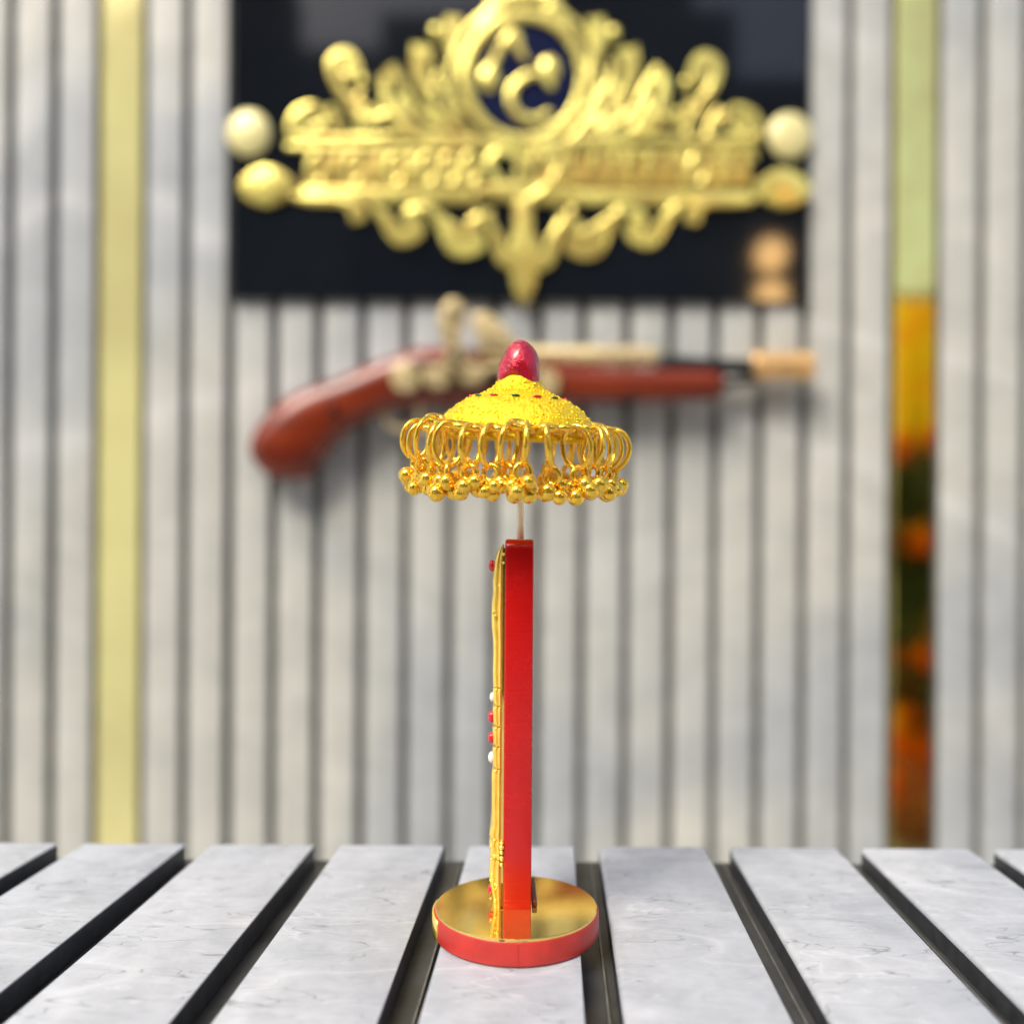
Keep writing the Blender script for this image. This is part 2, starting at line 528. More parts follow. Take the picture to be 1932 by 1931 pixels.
def dome(name, cx, cy, rx, ry, m='gold_letter', h=0.0045, rot=0):
    x, z = S(cx, cy)
    bm = ball(1, (0, 0, 0), (rx * KS_, h, ry * KS_), 20, 10)
    o = obj(name, bm, M[m], sign, True)
    o.location = SOFF + Vector((x, Y0 - 0.0005, z))
    o.rotation_euler = (0, rot, 0)
    return o
# medallion
CX, CY = 965, 235
sign_tube("medallion_ring", ell(CX, CY, 176, 186, 24), 16, closed=True)
sign_tube("medallion_ring", ell(CX, CY, 222, 231, 24), 9, closed=True)
sign_part("medallion_disc", ell(CX, CY, 150, 163, 24), 0.0012, 'navy', 0, 0)
# monogram
sign_tube("monogram_letter", [(1048, 268), (1030, 235), (985, 225), (935, 260), (925, 310), (955, 352), (1000, 360), (1042, 335)], [16, 26, 22, 24, 27, 26, 22, 12])
sign_tube("monogram_letter", [(846, 240), (872, 190), (900, 135), (935, 100), (950, 150), (975, 185)], [24, 22, 22, 26, 24, 12])
dome("monogram_dot", 1040, 205, 34, 40)
dome("monogram_dot", 858, 232, 34, 40)
# mirrored scrollwork
def both(fn, name, pts, *a, **k):
    fn(name, pts, *a, **k)
    fn(name, [(2 * CX - x + 2, y + 6) for x, y in pts], *a, **k)
both(sign_tube, "scroll", [(960, 440), (800, 425), (640, 400), (560, 330), (545, 220)], [26, 34, 40, 34, 22])
both(sign_tube, "scroll", [(640, 400), (500, 415), (370, 420), (270, 405), (275, 345), (330, 320), (370, 360), (330, 385)], [20, 24, 26, 24, 24, 22, 18, 16])
both(sign_tube, "scroll", [(520, 340), (440, 300), (400, 250), (390, 190), (430, 170), (455, 215), (425, 235)], [22, 26, 26, 34, 42, 42, 34])
both(sign_tube, "scroll", [(560, 340), (500, 360), (440, 320), (480, 280)], [22, 24, 22, 16])
for pts, w in (([(775, 400), (700, 330), (650, 220), (660, 140)], [14, 20, 40, 66]),
               ([(800, 300), (770, 210), (750, 120), (755, 50)], [12, 20, 50, 50]),
               ([(740, 390), (650, 340), (600, 260), (560, 200)], [12, 18, 24, 34]),
               ([(830, 130), (840, 70), (890, 25)], [14, 26, 40]),
               ([(720, 400), (690, 300), (705, 220)], [22, 26, 16]),
               ([(770, 400), (745, 330), (735, 250)], [20, 24, 16]),
               ([(640, 395), (600, 330), (590, 290)], [24, 34, 18]),
               ([(480, 400), (470, 350), (500, 320)], [24, 30, 20]),
               ([(420, 410), (400, 360), (380, 320)], [20, 26, 16]),
               ([(330, 400), (310, 370), (300, 350)], [20, 34, 30])):
    both(sign_tube, "leaf", pts, w)
for pts in ([(590, 250), (620, 300), (690, 360)], [(700, 180), (720, 260), (790, 330)]):
    both(sign_tube, "tendril", pts, [8, 13, 15])
for cx_, cy_, r_ in ((700, 90, 20), (480, 240, 16)):
    dome("crest_bead", cx_, cy_, r_, r_ + 3); dome("crest_bead", 2 * CX - cx_ + 2, cy_ + 6, r_, r_ + 3)
sign_tube("crown", [(850, 60), (900, 10), (965, -10), (1030, 0), (1080, 50)], [18, 34, 40, 34, 18])
sign_tube("crown", [(965, 20), (965, -30), (965, -70)], [46, 40, 14])
for x in (880, 1050):
    dome("crown_bead", x, 22, 34, 36)
# lettering band: too soft in the picture to read, kept as upright strokes between two rules
sign_tube("rule", [(250, 440), (500, 446), (800, 440)], 9)
sign_tube("rule", [(1080, 446), (1400, 452), (1660, 448)], 9)
sign_part("letter_band", [(312, 458), (826, 458), (826, 560), (300, 560)], 0.0012, 'gold_dull', sub=0, bev=0)
sign_part("letter_band", [(1004, 462), (1642, 462), (1646, 564), (1004, 564)], 0.0012, 'gold_dull', sub=0, bev=0)
rng = random.Random(3)
x = 318
while x < 1630:
    w = rng.choice((14, 18, 24))
    if not 830 < x < 1000:
        t = rng.random()
        if t < 0.55:
            sign_part("letter_stroke", [(x, 462), (x + w, 462), (x + w, 556), (x, 556)], 0.004, sub=0, lift=0.0013)
            if rng.random() < 0.5:
                yy = rng.choice((466, 500, 540))
                sign_part("letter_stroke", [(x + w + 1, yy), (x + w + 24, yy), (x + w + 24, yy + 14), (x + w + 1, yy + 14)], 0.004, sub=0, lift=0.0013)
                x += 22
        elif t < 0.8:
            sign_tube("letter_stroke", ell(x + 24, 509, 24, 42, 12), 9, closed=True)
            x += 38
        else:
            sign_part("letter_stroke", [(x, 556), (x + 22, 462), (x + 40, 462), (x + 18, 556)], 0.004, sub=0, lift=0.0013)
            x += 24
    x += w + rng.choice((8, 10, 13))
sign_part("band", [(300, 562), (820, 566), (820, 610), (288, 604)], 0.0035, sub=0)
sign_part("band", [(1000, 570), (1640, 572), (1650, 614), (1000, 612)], 0.0035, sub=0)
both(sign_tube, "knot", [(960, 600), (900, 560), (860, 490), (900, 450), (950, 480), (940, 540)], [24, 26, 24, 22, 22, 18])
sign_part("knot_plate", ell(965, 575, 150, 30, 20), 0.004, sub=0)
both(sign_part, "pointed_leaf", [(108, 562), (150, 515), (210, 505), (280, 560), (210, 615), (140, 605)], 0.005)
both(sign_tube, "scroll", [(270, 590), (330, 600), (420, 605), (470, 640), (440, 650)], [16, 28, 26, 44, 38])
both(sign_tube, "scroll", [(500, 600), (540, 650), (590, 710), (640, 690), (620, 640), (680, 620)], [16, 32, 52, 50, 32, 16])
both(sign_tube, "scroll", [(680, 620), (720, 680), (760, 740), (820, 730), (810, 670), (870, 640)], [16, 34, 56, 54, 30, 16])
both(sign_tube, "scroll", [(820, 620), (870, 690), (900, 770), (930, 780), (940, 700)], [16, 26, 46, 40, 20])
both(sign_tube, "leaf", [(700, 640), (760, 690), (800, 700)], [12, 34, 20])
sign_part("spear", [(935, 610), (985, 610), (988, 760), (1000, 830), (985, 885), (962, 915), (940, 885), (925, 830), (935, 760)], 0.005)
for cx, cy in ((135, 397), (1765, 405)):
    dome("screw_cap", cx, cy, 66, 70, 'gold_cap', 0.005)

# ------------------------------------------------------------------ flintlock pistol on the wall
def G(zx, zy):
    return W((680 + zx * 0.942) * 0.63889, (850 + zy * 0.942) * 0.63889, 0.022)
KG = 0.942 * 0.63889 * K
gx, gz = G(800, 360)
gun, GOFF = wall_thing("flintlock_pistol", gx, 0, gz)
tag(gun, "antique flintlock pistol with red wooden stock and brass lock mounted on the wall", "pistol")
GY = -0.020                                  # centre plane of the gun, in front of the slats
def loft(stations, name, m, depth=1.0, seg=16):
    """stations: (x, z_top, z_bottom, half width in y) on the gun grid"""
    bm = bmesh.new()
    rings = []
    st = catmull(stations, 4, closed=False)
    for (ax, at, bx, bt, hw) in st:
        (x1_, z1_), (x2_, z2_) = G(ax, at), G(bx, bt)
        c = Vector(((x1_ + x2_) / 2, GY, (z1_ + z2_) / 2))
        u = Vector(((x1_ - x2_) / 2, 0, (z1_ - z2_) / 2))
        ring = []
        for i in range(seg):
            a = 2 * math.pi * i / seg
            ca, sa = math.cos(a), math.sin(a)
            ca = math.copysign(abs(ca) ** 0.8, ca); sa = math.copysign(abs(sa) ** 0.8, sa)
            ring.append(bm.verts.new(c + u * ca + Vector((0, hw * sa, 0))))
        rings.append(ring)
    for a, b in zip(rings, rings[1:]):
        for i in range(seg):
            j = (i + 1) % seg
            bm.faces.new((a[i], a[j], b[j], b[i]))
    bm.faces.new(rings[0]); bm.faces.new(rings[-1][::-1])
    return obj(name, bm, M[m], gun, True, loc=GOFF)
loft([(76, 548, 112, 586, 0.004), (62, 515, 150, 600, 0.0115), (70, 468, 195, 602, 0.0160), (105, 410, 248, 588, 0.0175), (170, 350, 300, 525, 0.017), (250, 310, 360, 455, 0.016),
      (350, 280, 430, 415, 0.0155), (470, 228, 505, 380, 0.0155), (600, 190, 610, 368, 0.0165), (760, 190, 760, 366, 0.0165),
      (950, 225, 950, 366, 0.0155), (1150, 252, 1150, 362, 0.0145), (1400, 254, 1400, 354, 0.013), (1500, 256, 1500, 350, 0.0125), (1545, 272, 1548, 336, 0.008)], "stock", 'wood')
def gtube(name, pts, r, m, y=GY, flat=1.0, closed=False, seg=12):
    c = catmull([G(*q) for q in pts], 5, closed)
    n = len(c)
    if isinstance(r, list):
        rad = []
        for i in range(n):
            t = i / (n - 1) * (len(r) - 1); a = min(int(t), len(r) - 2)
            rad.append((r[a] + (r[a + 1] - r[a]) * (t - a)) * KG)
    else:
        rad = r * KG
    bm = tube([(x, 0, z) for x, z in c], rad, seg, closed)
    for v in bm.verts:
        v.co.y = y + v.co.y * flat
    return obj(name, bm, M[m], gun, True, loc=GOFF)
gtube("barrel", [(900, 214), (1100, 214), (1345, 216)], [34, 33, 29], 'brass_old')
gtube("barrel_end", [(1340, 238), (1500, 245), (1660, 250)], [30, 26, 25], 'iron')
gtube("muzzle", [(1636, 243), (1650, 243), (1730, 243), (1810, 243), (1826, 243)], [40, 44, 42, 44, 40], 'brass_orange')
gtube("ramrod", [(1500, 300), (1560, 300), (1650, 285)], [14, 14, 14], 'iron')
LY = GY - 0.0165
def gplate(name, pts, t, m, y=LY, sub=5):
    p = catmull([G(*q) for q in pts], sub) if sub else [G(*q) for q in pts]
    return smooth_angle(obj(name, plate(p, y, y - t, 0.0008), M[m], gun, loc=GOFF))
gplate("lock_plate", [(520, 262), (600, 240), (760, 236), (900, 244), (1010, 270), (1030, 310), (980, 338), (860, 322), (700, 330), (600, 322), (560, 345), (520, 320)], 0.003, 'bronze_dark')
gplate("lock_boss", ell(558, 296, 44, 46, 14), 0.006, 'brass_old', LY - 0.002, 0)
gplate("lock_boss", ell(655, 296, 44, 34, 14), 0.006, 'brass_old', LY - 0.002, 0)
gplate("lock_boss", ell(760, 286, 42, 32, 14), 0.006, 'brass_old', LY - 0.002, 0)
gplate("lock_boss", ell(992, 312, 34, 42, 14), 0.006, 'brass_old', LY - 0.002, 0)
gplate("hammer", [(676, 268), (684, 215), (668, 180), (660, 130), (672, 84), (702, 60), (734, 74), (742, 116), (726, 158), (732, 205), (752, 268)], 0.008, 'brass_old', LY - 0.003)
gplate("frizzen", [(764, 112), (800, 100), (838, 122), (872, 162), (892, 204), (800, 210), (774, 176)], 0.008, 'brass_old', LY - 0.0025)
gplate("hammer_screw", ell(712, 236, 17, 17, 12), 0.003, 'iron', LY - 0.0112, 0)
gplate("jaw_screw", ell(701, 104, 13, 13, 12), 0.003, 'iron', LY - 0.0112, 0)
gplate("spring", [(800, 262), (880, 250), (960, 262), (955, 276), (880, 266), (804, 278)], 0.004, 'brass_old', LY - 0.0031)
gtube("pan", [(790, 215), (850, 212), (910, 214)], [18, 28, 18], 'brass_old', LY - 0.004, 0.6)
gtube("trigger_guard", [(470, 385), (500, 430), (560, 445), (640, 440), (690, 405), (705, 370)], 7, 'brass_old')
gtube("trigger", [(590, 365), (594, 400), (580, 425)], [9, 8, 6], 'brass_old')
for xa, za in ((330, 380), (1250, 350)):
    x, z = G(xa, za)
    o = obj("wall_peg", tube([(0, 0.001, 0), (0, -0.02, 0), (0, -0.036, 0.0), (0, -0.04, 0.004)], 0.003, 8), M['iron'], gun, True)
    o.location = GOFF + Vector((x, 0, z - 0.004))

# ------------------------------------------------------------------ the ornament on the table
orn = empty("umbrella_ornament", (0.0008, 0.1716, 0.0))
tag(orn, "small gold ceremonial umbrella ornament on a red acrylic post and round mirrored base", "ornament")
DR, DT = 0.01585, 0.0050
E = 0.0003
bm = lathe([(0, DT - 0.0004), (DR - 0.0002, DT - 0.0004), (DR, DT - 0.0007), (DR, 0.0002 + E), (DR - 0.0003, E - 0.0002), (0, E - 0.0002)], 96)
base = smooth_angle(obj("base_disc", bm, M['red_sawn'], orn))
bm = lathe([(0, DT), (DR - 0.0005, DT), (DR - 0.00035, DT - 0.0001), (DR - 0.0003, DT - 0.0003995), (0, DT - 0.0003995)], 96)
obj("gold_mirror_face", bm, M['gold_mirror'], base)
def rim_patch(a0, a1, z0, z1, r0, r1, n=10):
    bm = bmesh.new()
    rows = []
    for i in range(n + 1):
        a = a0 + (a1 - a0) * i / n
        c, s = math.cos(a), math.sin(a)
        rows.append([bm.verts.new((r * c, r * s, z)) for r, z in ((r0, z0), (r1, z0), (r1, z1), (r0, z1))])
    for a, b in zip(rows, rows[1:]):
        for i in range(4):
            j = (i + 1) % 4
            bm.faces.new((a[i], a[j], b[j], b[i]))
    bm.faces.new(rows[0]); bm.faces.new(rows[-1][::-1])
    return bm
obj("gold_edge_tape", rim_patch(R(165), R(203), 0.0005, DT - 0.0006, DR - 0.0002, DR + 0.00025), M['gold_cast'], base, True)
obj("rim_seam", rim_patch(R(270.4), R(271.1), 0.0003, DT - 0.0007, DR - 0.0002, DR + 0.00006, 3), M['red_sawn'], base)

# post: a red acrylic panel seen on its edge, with a gold mirror sheet on its left face
LEAN = R(0.4)
PW, PF, PB, PTOP = 0.0054, -0.0025, 0.0135, 0.0753
bm = box(-PW / 2, PW / 2, PF, PB, DT - 0.0008, PTOP)
te = [e for e in bm.edges if e.calc_length() < 0.006 and e.verts[0].co.z > 0.07 and e.verts[1].co.z > 0.07 and abs(e.verts[0].co.x - e.verts[1].co.x) > 0.004]
bmesh.ops.bevel(bm, geom=te, offset=0.0022, segments=8, affect='EDGES', profile=0.5)
bmesh.ops.bevel(bm, geom=[e for e in bm.edges if e.calc_face_angle(0) > R(60)], offset=0.0004, segments=3, affect='EDGES', profile=0.5)
post = smooth_angle(obj("post", bm, M['red_acrylic'], orn, loc=(0.0001, 0, 0), rot=(0, LEAN, 0)), 50)
obj("gold_mirror_sheet", box(-PW / 2 - 0.0005, -PW / 2 + 0.0001, PF + 0.0005, PB - 0.0004, DT + 0.0002, PTOP - 0.0016, 0.0001, 1), M['gold_mirror'], post)
obj("foot_tab", box(PW / 2 + 0.0003, PW / 2 + 0.0013, PF + 0.0012, PB - 0.003, DT + 0.00005, DT + 0.0012, 0.0002, 1), M['red_dark'], orn)  # small dark red block beside the foot of the post

# cast relief on the left face: a chain of cast pieces from the top of the post to the base
k1 = 0.1695 / 1681.0
def rz(y):
    return CAM_H + (1038 - y) * k1
def relief(name, prof, y0, y1, m='gold_cast', seg=6):
    """prof: (picture height, bulge to the left in mm); cross-section rounded, y0..y1 depth"""
    bm = bmesh.new()
    rings = []
    pr = catmull([(a, b) for a, b in prof], 4, closed=False)
    for yy, bl in pr:
        z = rz(yy); b = max(bl, 0.05) * 0.001
        xb = -PW / 2 - 0.0003
        ring = [(xb, y0 + 0.0009), (xb - b * 0.10, y0 + 0.0003), (xb - b * 0.26, y0), (xb - b * 0.42, y0 + 0.0003), (xb - b * 0.52, y0 + 0.0007), (xb - b * 0.66, y0 + 0.0004), (xb - b * 0.82, y0 + 0.0005), (xb - b * 0.95, y0 + 0.0011), (xb - b, y0 + 0.0020), (xb - b, y1 - 0.0016), (xb - b * 0.6, y1), (xb, y1)]
        rings.append([bm.verts.new((x, y, z)) for x, y in ring])
    for a, b in zip(rings, rings[1:]):
        n = len(a)
        for i in range(n):
            j = (i + 1) % n
            bm.faces.new((a[i], a[j], b[j], b[i]))
    bm.faces.new(rings[0]); bm.faces.new(rings[-1][::-1])
    return smooth_angle(obj(name, bm, M[m], post), 50)
relief("relief_plume", [(1026, 0.05), (1031, 0.5), (1040, 1.1), (1052, 1.5), (1064, 1.75), (1080, 1.9), (1100, 2.05), (1118, 2.0), (1135, 2.2), (1160, 2.25), (1185, 2.2), (1210, 1.95), (1240, 1.9), (1270, 1.95), (1297, 1.85)], -0.0022, 0.010)
for a, b in ((1299, 1332), (1334, 1371), (1373, 1409), (1411, 1451)):
    relief("relief_bead", [(a, 1.4), (a + 3, 1.9), ((a + b) / 2, 1.85), (b - 4, 1.75), (b, 1.3)], -0.0024, 0.0075)
relief("relief_stem", [(1453, 1.5), (1460, 2.0), (1500, 2.0), (1540, 2.0), (1560, 2.0), (1572, 2.3), (1582, 2.35), (1586, 1.9)], -0.0023, 0.010)
relief("relief_knot", [(1587, 1.9), (1594, 2.4), (1602, 2.3), (1608, 2.0), (1616, 2.3), (1622, 2.0)], -0.0024, 0.009)
relief("relief_foot", [(1623, 2.1), (1640, 2.4), (1660, 2.35), (1680, 2.0), (1700, 1.6), (1716, 1.5)], -0.0024, 0.010)
# side volutes that peep out between relief and post
for yy, s in ((1590, 1.0), (1598, 1.25), (1607, 1.0), (1618, 1.1), (1630, 0.9), (1046, 0.8), (1062, 0.7)):
    obj("relief_granule", ball(0.00042 * s, (-PW / 2 - 0.0003, -0.0024, rz(yy)), (1, 1, 1), 10, 8), M['gold_cast'], post, True)
rngf = random.Random(11)
for i in range(26):
    yy = rngf.choice((rngf.uniform(1590, 1700), rngf.uniform(1060, 1230)))
    obj("relief_granule", ball(rngf.uniform(0.0002, 0.00042), (-PW / 2 - 0.0004 - rngf.uniform(0.0006, 0.0020), -0.0016 + rngf.uniform(-0.0005, 0.0005), rz(yy)), (1, 1, 1), 8, 6), M['gold_cast'], post, True)
for yy, m_, dx, s, yo in ((1068, 'red_gem', 2.15, 1.15, 0.001), (1318, 'white_gem', 1.85, 0.9, 0.0), (1356, 'red_gem', 2.0, 1.15, 0.0), (1396, 'red_gem', 2.0, 1.1, 0.0),
                     (1433, 'white_gem', 1.95, 1.1, 0.0), (1688, 'red_gem', 1.85, 1.1, 0.001)):
    obj("gem", ball(0.00085 * s, (-PW / 2 - 0.0004 - dx * 0.001, -0.0002 + yo, rz(yy)), (0.75, 1, 1.2), 14, 10), M[m_], post, True)

# rod
UY = 0.0055
UX = 0.0002
ROD_X = (982 - 966) * 0.1771 / 1681 - 0.0008
obj("rod", tube([(ROD_X, UY, PTOP - 0.003), (ROD_X, UY, 0.085), (ROD_X - 0.0003, UY, 0.1005)], 0.00068, 12), M['brass_rod'], orn, True)

# canopy
k2 = 0.1771 / 1681.0
def uz(y):
    return (820 - y) * k2                       # height above the rim plane
UZ = CAM_H + (1038 - 820) * k2
UT = Euler((R(6.5), R(2.3), 0))
ULOC = Vector((UX, UY, UZ))
prof = [(36, 712), (40, 722), (47, 731), (58, 741), (74, 748), (90, 754), (100, 759), (110, 765), (121, 773), (131, 783), (138, 791), (143, 800), (145, 806), (140, 808),
        (141, 810), (143, 814), (141, 818), (139, 821), (141, 824), (142, 828), (139, 832), (135, 831), (134, 812), (120, 796), (90, 775), (50, 752), (0, 745)]
bm = lathe([(r * k2, uz(y)) for r, y in prof], 96)
can = smooth_angle(obj("canopy", bm, M['gold_canopy'], orn, loc=ULOC, rot=UT), 40)
fin = [(0, 645), (7, 646), (14, 650), (22, 657), (29, 667), (35, 680), (38, 692), (39.5, 704), (39, 714), (37, 722), (0, 724)]
bm = lathe([(r * k2, uz(y)) for r, y in fin], 40)
rn = random.Random(5)
for v in bm.verts:                               # hand-dabbed enamel is lumpy
    a = math.atan2(v.co.y, v.co.x)
    v.co.x *= 1 + 0.06 * math.sin(3 * a + v.co.z * 900) + rn.uniform(-0.012, 0.012)
    v.co.y *= 1 + 0.045 * math.sin(4 * a - v.co.z * 700) + rn.uniform(-0.012, 0.012)
    if v.co.z < uz(706):
        v.co.z += 0.0008 * math.sin(3 * a + 1.0)
obj("finial", bm, M['ruby'], can, True)["label"] = "glossy ruby red enamel bud"
# granulation rows
def bead_row(r, y, n, br, name="beaded_band"):
    bm = bmesh.new()
    for i in range(n):
        a = 2 * math.pi * (i + rn.uniform(-.12, .12)) / n
        bmesh.ops.create_uvsphere(bm, u_segments=8, v_segments=6, radius=br * rn.uniform(0.85, 1.15),
                                  matrix=Matrix.Translation((r * k2 * math.cos(a), r * k2 * math.sin(a), uz(y))))
    return obj(name, bm, M['gold_canopy'], can, True)
bead_row(143, 804, 110, 0.00034)
bead_row(136, 790, 120, 0.00022)
bead_row(100, 760, 90, 0.00020)
bead_row(58, 740, 60, 0.00020)
bead_row(140, 826, 100, 0.00034)
bm = bmesh.new()
for i in range(620):
    t = rn.random()
    j = rn.randrange(1, 12)
    (ra, ya), (rb, yb) = prof[j], prof[j + 1]
    r_, y_ = ra + (rb - ra) * t, ya + (yb - ya) * t
    a = rn.uniform(0, 6.2832)
    bmesh.ops.create_icosphere(bm, subdivisions=1, radius=rn.uniform(0.00012, 0.00034), matrix=Matrix.Translation((r_ * k2 * math.cos(a), r_ * k2 * math.sin(a), uz(y_))))
o = obj("granulation", bm, M['gold_canopy'], can, True)
o["kind"] = "stuff"
for i in range(14):
    a = 2 * math.pi * (i + 0.35) / 14
    r = 88 * k2
    o = obj("gem", ball(0.0008, (0, 0, 0), (1.25, 0.9, 0.4), 12, 8), M['red_gem' if i % 2 else 'green_gem'], can, True)
    o.location = (r * math.cos(a), r * math.sin(a), uz(754))
    o.rotation_euler = (0, R(32), a + R(90)) if False else Euler((R(-30), 0, a + R(90)))

# pendants: big oval ring in a radial plane, small link ring, four jingle beads
def ring_bm(hw, hh, wire, n=28, seg=8):
    return tube([(hw * math.cos(2 * math.pi * i / n), 0, hh * math.sin(2 * math.pi * i / n)) for i in range(n)], wire, seg, True)
def to_mesh(name, bm, m):
    me = bpy.data.meshes.new(name)
    bmesh.ops.recalc_face_normals(bm, faces=bm.faces)
    bm.to_mesh(me); bm.free()
    me.materials.append(m)
    for p in me.polygons:
        p.use_smooth = True
    return me
ME_RING = to_mesh("pendant_ring", ring_bm(0.0029, 0.0039, 0.00053), M['gold_wire'])
ME_LINK = to_mesh("link_ring", ring_bm(0.0014, 0.0015, 0.00056, 20), M['gold_wire'])
ME_BEAD = to_mesh("jingle_bead", ball(0.00145, u=16, v=12), M['gold_wire'])
ME_LOOP = to_mesh("rim_loop", ring_bm(0.0019, 0.0015, 0.00075, 16), M['gold_wire'])
ANG = [5, 20, 36, 52, 68, 84, 100, 116, 132, 148, 163, 176, 187, 199, 211, 222, 233, 244, 255, 265, 275, 286, 303, 314, 325, 337, 349]
rp = random.Random(21)
UMAT = Matrix.Translation(ULOC) @ UT.to_matrix().to_4x4()
def inst(name, me, parent, mtx):
    o = link(bpy.data.objects.new(name, me))
    o.parent = parent
    o.matrix_basis = mtx
    return o
for a in ANG:
    th = R(a + rp.uniform(-1.5, 1.5))
    rr = 0.0194 + rp.uniform(-0.0005, 0.0006)
    dz = uz(840) + rp.uniform(-0.0005, 0.0004)
    tw = R(rp.uniform(-30, 30))
    pend = inst("pendant_ring", ME_RING, orn, UMAT @ Matrix.Rotation(th, 4, 'Z') @ Matrix.Translation((rr, 0, dz)) @ Matrix.Rotation(tw, 4, 'Z') @ Matrix.Rotation(R(rp.uniform(-11, 11)), 4, 'Y') @ Matrix.Rotation(R(rp.uniform(-10, 10)), 4, 'X') @ Matrix.Diagonal((rp.uniform(0.84, 1.08), rp.uniform(0.9, 1.1), rp.uniform(0.92, 1.06), 1)))
    inst("rim_loop", ME_LOOP, pend, Matrix.Translation((-0.0026, 0, 0.0034)) @ Matrix.Rotation(R(78), 4, 'X'))
    sw = rp.uniform(-0.0006, 0.0006)
    lz = -0.0039 - 0.0012
    lm_ = Matrix.Translation((sw, 0, lz)) @ Matrix.Rotation(R(90) + rp.uniform(-.5, .5), 4, 'Z')
    inst("link_ring", ME_LINK, pend, lm_)
    n = rp.choice((4, 5, 5))
    o0 = rp.uniform(0, 6.28)
    for i in range(n):
        b = o0 + 2 * math.pi * i / n
        q = 0.00165
        inst("jingle_bead", ME_BEAD, pend, Matrix.Translation((sw + q * math.cos(b), q * math.sin(b), lz - 0.0021 - (0.0014 if i % 2 else 0) + rp.uniform(-0.0005, 0.0005))) @ Matrix.Diagonal((*([rp.uniform(0.85, 1.2)] * 3), 1)))

# ------------------------------------------------------------------ behind the camera: an added building front, and things the mirrors show
FY = -2.6
bld = empty("sky_block_building", (0, FY, GROUND))  # added out of view to cut frontal sky light and darken the black panel
tag(bld, "dark brown building front added out of view to block the sky, seen only in reflections", "building")
wm_ = grain(mat("dark_brown_render", (0.055, 0.05, 0.048), 0.8), (0.055, 0.05, 0.048), 2, 0.4)
pale = grain(mat("pale_shutter_paint", (0.50, 0.58, 0.42), 0.6), (0.50, 0.58, 0.42), 4, 0.1)
cream = grain(mat("cream_board_paint", (0.72, 0.70, 0.52), 0.6), (0.72, 0.70, 0.52), 4, 0.1)
glass = mat("dark_window_glass", (0.02, 0.03, 0.05), 0.05)
def brick_wall(xa, xb, za, zb, y=0.0, t=0.3):
    return box(xa, xb, y - t, y, za, zb)
H0 = -GROUND
for xa, xb, zt in ((-5, -1.05, 2.8), (-1.045, -0.62, 2.42), (-0.615, 0.1, 2.58), (0.105, 0.85, 2.8), (0.855, 1.05, 2.6), (1.055, 1.45, 2.28), (1.455, 5, 1.25)):  # roof heights shaped for where sky should appear in the reflections
    obj("wall", brick_wall(xa, xb, 0, H0 + zt), wm_, bld)
for xa, xb, za, zb, m_ in ((-2.2, -1.3, -0.7, 0.95, cream), (-1.98, -1.74, 1.80, 2.22, pale), (-0.75, 0.1, 0.9, 2.0, glass), (0.3, 0.8, 0.9, 2.0, glass), (-3.2, -2.3, 0.6, 2.1, glass), (2.5, 3.4, 0.2, 1.0, glass)):  # the cream board is added to brighten the left gold strip's reflection
    w_ = obj("facade_panel", box(xa, xb, 0.002, 0.03, H0 + za, H0 + zb, 0.004, 1), m_, bld)
# globe lamp
lamp = empty("globe_lamp", (0.747, -1.0, GROUND))
tag(lamp, "lit two globe post lamp standing across from the slat wall", "lamp")
warm = mat("warm_lit_globe", (1, 0.8, 0.5), 0.4)
bsdf(warm).inputs["Emission Color"].default_value = (1.0, 0.58, 0.21, 1)
bsdf(warm).inputs["Emission Strength"].default_value = 14
obj("post", tube([(0.09, 0, 0), (0.09, 0, 1.62)], 0.012, 10), M['iron'], lamp, True)
for zz in (1.645, 1.525):
    obj("globe", ball(0.045, (0, 0, zz), u=20, v=14), warm, lamp, True)
    obj("arm", tube([(0.09, 0, zz - 0.05), (0.03, 0, zz - 0.06), (0, 0, zz - 0.042)], 0.006, 8), M['iron'], lamp, True)
# marigold plant in a pot
mg = empty("marigold_plant", (1.13, -0.92, GROUND))
tag(mg, "tall potted marigold plant with orange flowers standing beside the camera", "plant")
terra = grain(mat("terracotta", (0.42, 0.16, 0.07), 0.8), (0.42, 0.16, 0.07), 20, 0.2)
leafm = grain(mat("marigold_leaf", (0.045, 0.075, 0.02), 0.5), (0.045, 0.075, 0.02), 30, 0.5)
def petal(name, c):
    m = bpy.data.materials.new(name); m.use_nodes = True
    nt = m.node_tree; nt.nodes.remove(nt.nodes["Principled BSDF"])
    d_, t_, x_ = nt.nodes.new("ShaderNodeBsdfDiffuse"), nt.nodes.new("ShaderNodeBsdfTranslucent"), nt.nodes.new("ShaderNodeMixShader")
    x_.inputs[0].default_value = 0.9
    tc = nt.nodes.new("ShaderNodeTexCoord"); n_ = nt.nodes.new("ShaderNodeTexNoise"); n_.inputs["Scale"].default_value = 9
    r_ = nt.nodes.new("ShaderNodeValToRGB")
    r_.color_ramp.elements[0].position = 0.35; r_.color_ramp.elements[0].color = (c[0], c[1] * 0.8, c[2], 1)
    r_.color_ramp.elements[1].position = 0.65; r_.color_ramp.elements[1].color = (c[0], min(1, c[1] * 1.3), c[2], 1)
    nt.links.new(tc.outputs["Object"], n_.inputs["Vector"]); nt.links.new(n_.outputs["Fac"], r_.inputs[0])
    for b_ in (d_, t_):
        nt.links.new(r_.outputs[0], b_.inputs["Color"])
    nt.links.new(d_.outputs[0], x_.inputs[1]); nt.links.new(t_.outputs[0], x_.inputs[2])
    nt.links.new(x_.outputs[0], nt.nodes["Material Output"].inputs["Surface"])
    return m
orange = petal("marigold_orange", (1.0, 0.46, 0.015))
yellow = petal("marigold_yellow", (1.0, 0.74, 0.05))
ban = empty("cloth_banner", (1.15, -1.12, GROUND))
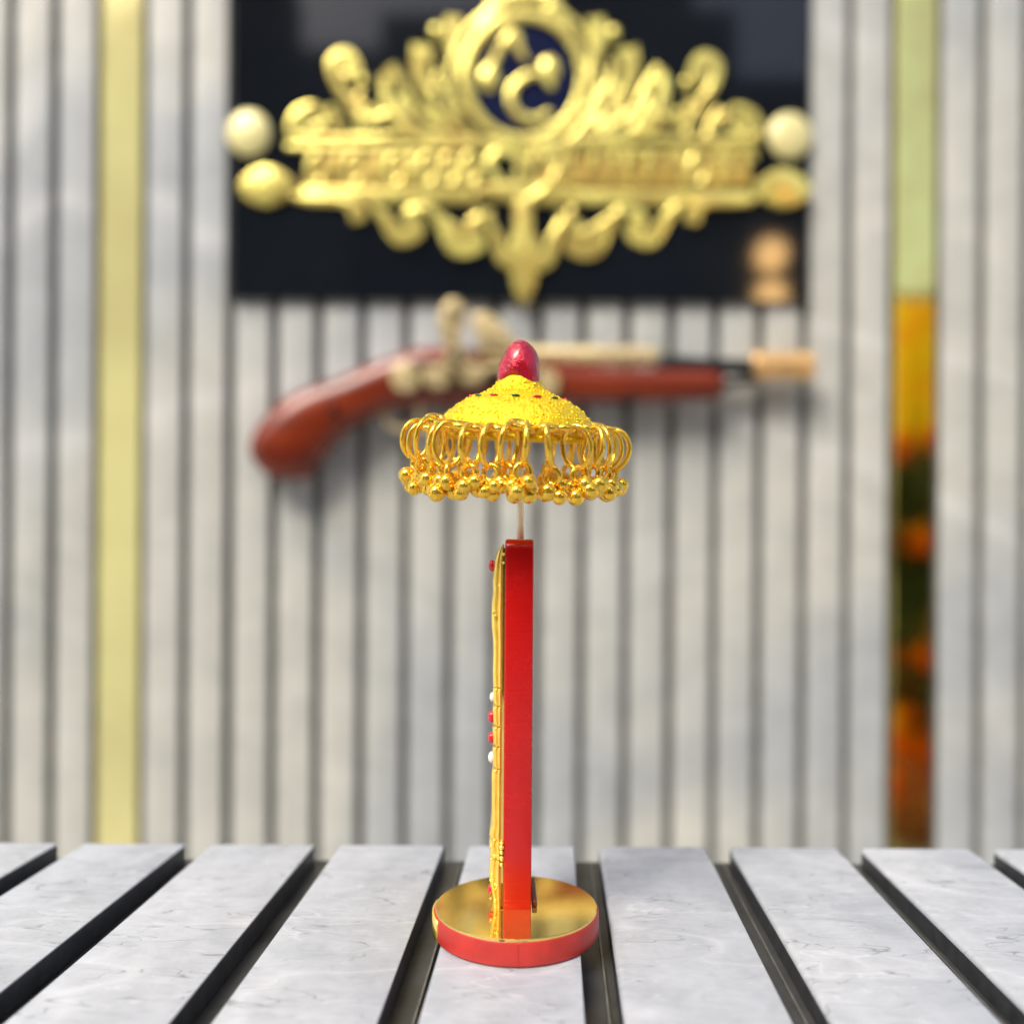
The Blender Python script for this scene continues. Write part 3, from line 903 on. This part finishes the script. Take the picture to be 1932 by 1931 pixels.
tag(ban, "orange cloth banner hanging from a pole beside the marigold plant", "banner")
obj("pole", tube([(0.27, 0, 0), (0.27, 0, 1.60)], 0.009, 10), M['iron'], ban, True)
obj("crossbar", tube([(0.27, 0, 1.57), (-0.27, 0, 1.57)], 0.006, 10), M['iron'], ban, True)
bm = bmesh.new()
rows = []
for iz in range(13):
    rows.append([bm.verts.new((-0.25 + 0.5 * ix / 30, 0.012 * math.sin(ix * 0.9 + iz * 0.12) * (0.3 + iz / 12), 1.565 - 0.45 * iz / 12)) for ix in range(31)])
for a_, b_ in zip(rows, rows[1:]):
    for q in range(30):
        bm.faces.new((a_[q], a_[q + 1], b_[q + 1], b_[q]))
obj("cloth", bm, petal("orange_cloth", (1.0, 0.60, 0.03)), ban, True)
obj("pot", lathe([(0, 0.20), (0.11, 0.20), (0.12, 0.24), (0.135, 0.24), (0.135, 0.21), (0.10, 0.0), (0, 0.0)], 32), terra, mg, True)
obj("stem", tube([(0, 0, 0.2), (0.02, 0, 0.6), (-0.01, 0.01, 1.02)], [0.012, 0.01, 0.005], 8), leafm, mg, True)
rq = random.Random(9)
bm = bmesh.new()
for i in range(2600):
    t = rq.random()
    h = 0.28 + 0.78 * t
    a = rq.uniform(0, 6.283); rad = 0.19 * math.sqrt(rq.random())
    p = Vector((rad * math.cos(a), rad * math.sin(a), h))
    m_ = Matrix.Translation(p) @ Euler((rq.uniform(0, 6), rq.uniform(0, 6), rq.uniform(0, 6))).to_matrix().to_4x4()
    l = rq.uniform(0.02, 0.045)
    bm.faces.new([bm.verts.new(m_ @ Vector(q)) for q in ((-l, 0, 0), (0, -l * .35, l * .1), (l, 0, 0), (0, l * .35, l * .1))])
obj("foliage", bm, leafm, mg)["kind"] = "stuff"
def flower():
    bm = bmesh.new()
    for i in range(60):
        a = i * 2.39996; t = i / 60
        th = 1.5 * math.sqrt(t)
        dr = Vector((math.sin(th) * math.cos(a), math.sin(th) * math.sin(a), math.cos(th) * 0.8))
        u = Vector((-math.sin(a), math.cos(a), 0)) * 0.012
        w = dr.cross(u).normalized() * 0.012
        c = dr * 0.036
        bm.faces.new([bm.verts.new(c + q) for q in (u + w * .4, w * 1.1 + dr * .008, -u + w * .4, -w * 1.0)])
    return bm
FM = {}
for i in range(170):
    h = rq.choice((rq.uniform(0.10, 0.34), rq.uniform(0.30, 0.62), rq.uniform(0.80, 1.12))); rad = 0.22
    a = rq.uniform(0, 6.283)
    m_ = orange if rq.random() < 0.55 else yellow
    if m_.name not in FM:
        o = obj("flower", flower(), m_, mg); FM[m_.name] = o.data
    else:
        o = link(bpy.data.objects.new("flower", FM[m_.name])); o.parent = mg
    rad *= rq.uniform(0.55, 1.0)
    o.location = (rad * math.cos(a), rad * math.sin(a), h)
    o.rotation_euler = (R(60) * math.sin(a) * -1, R(60) * math.cos(a), 0)
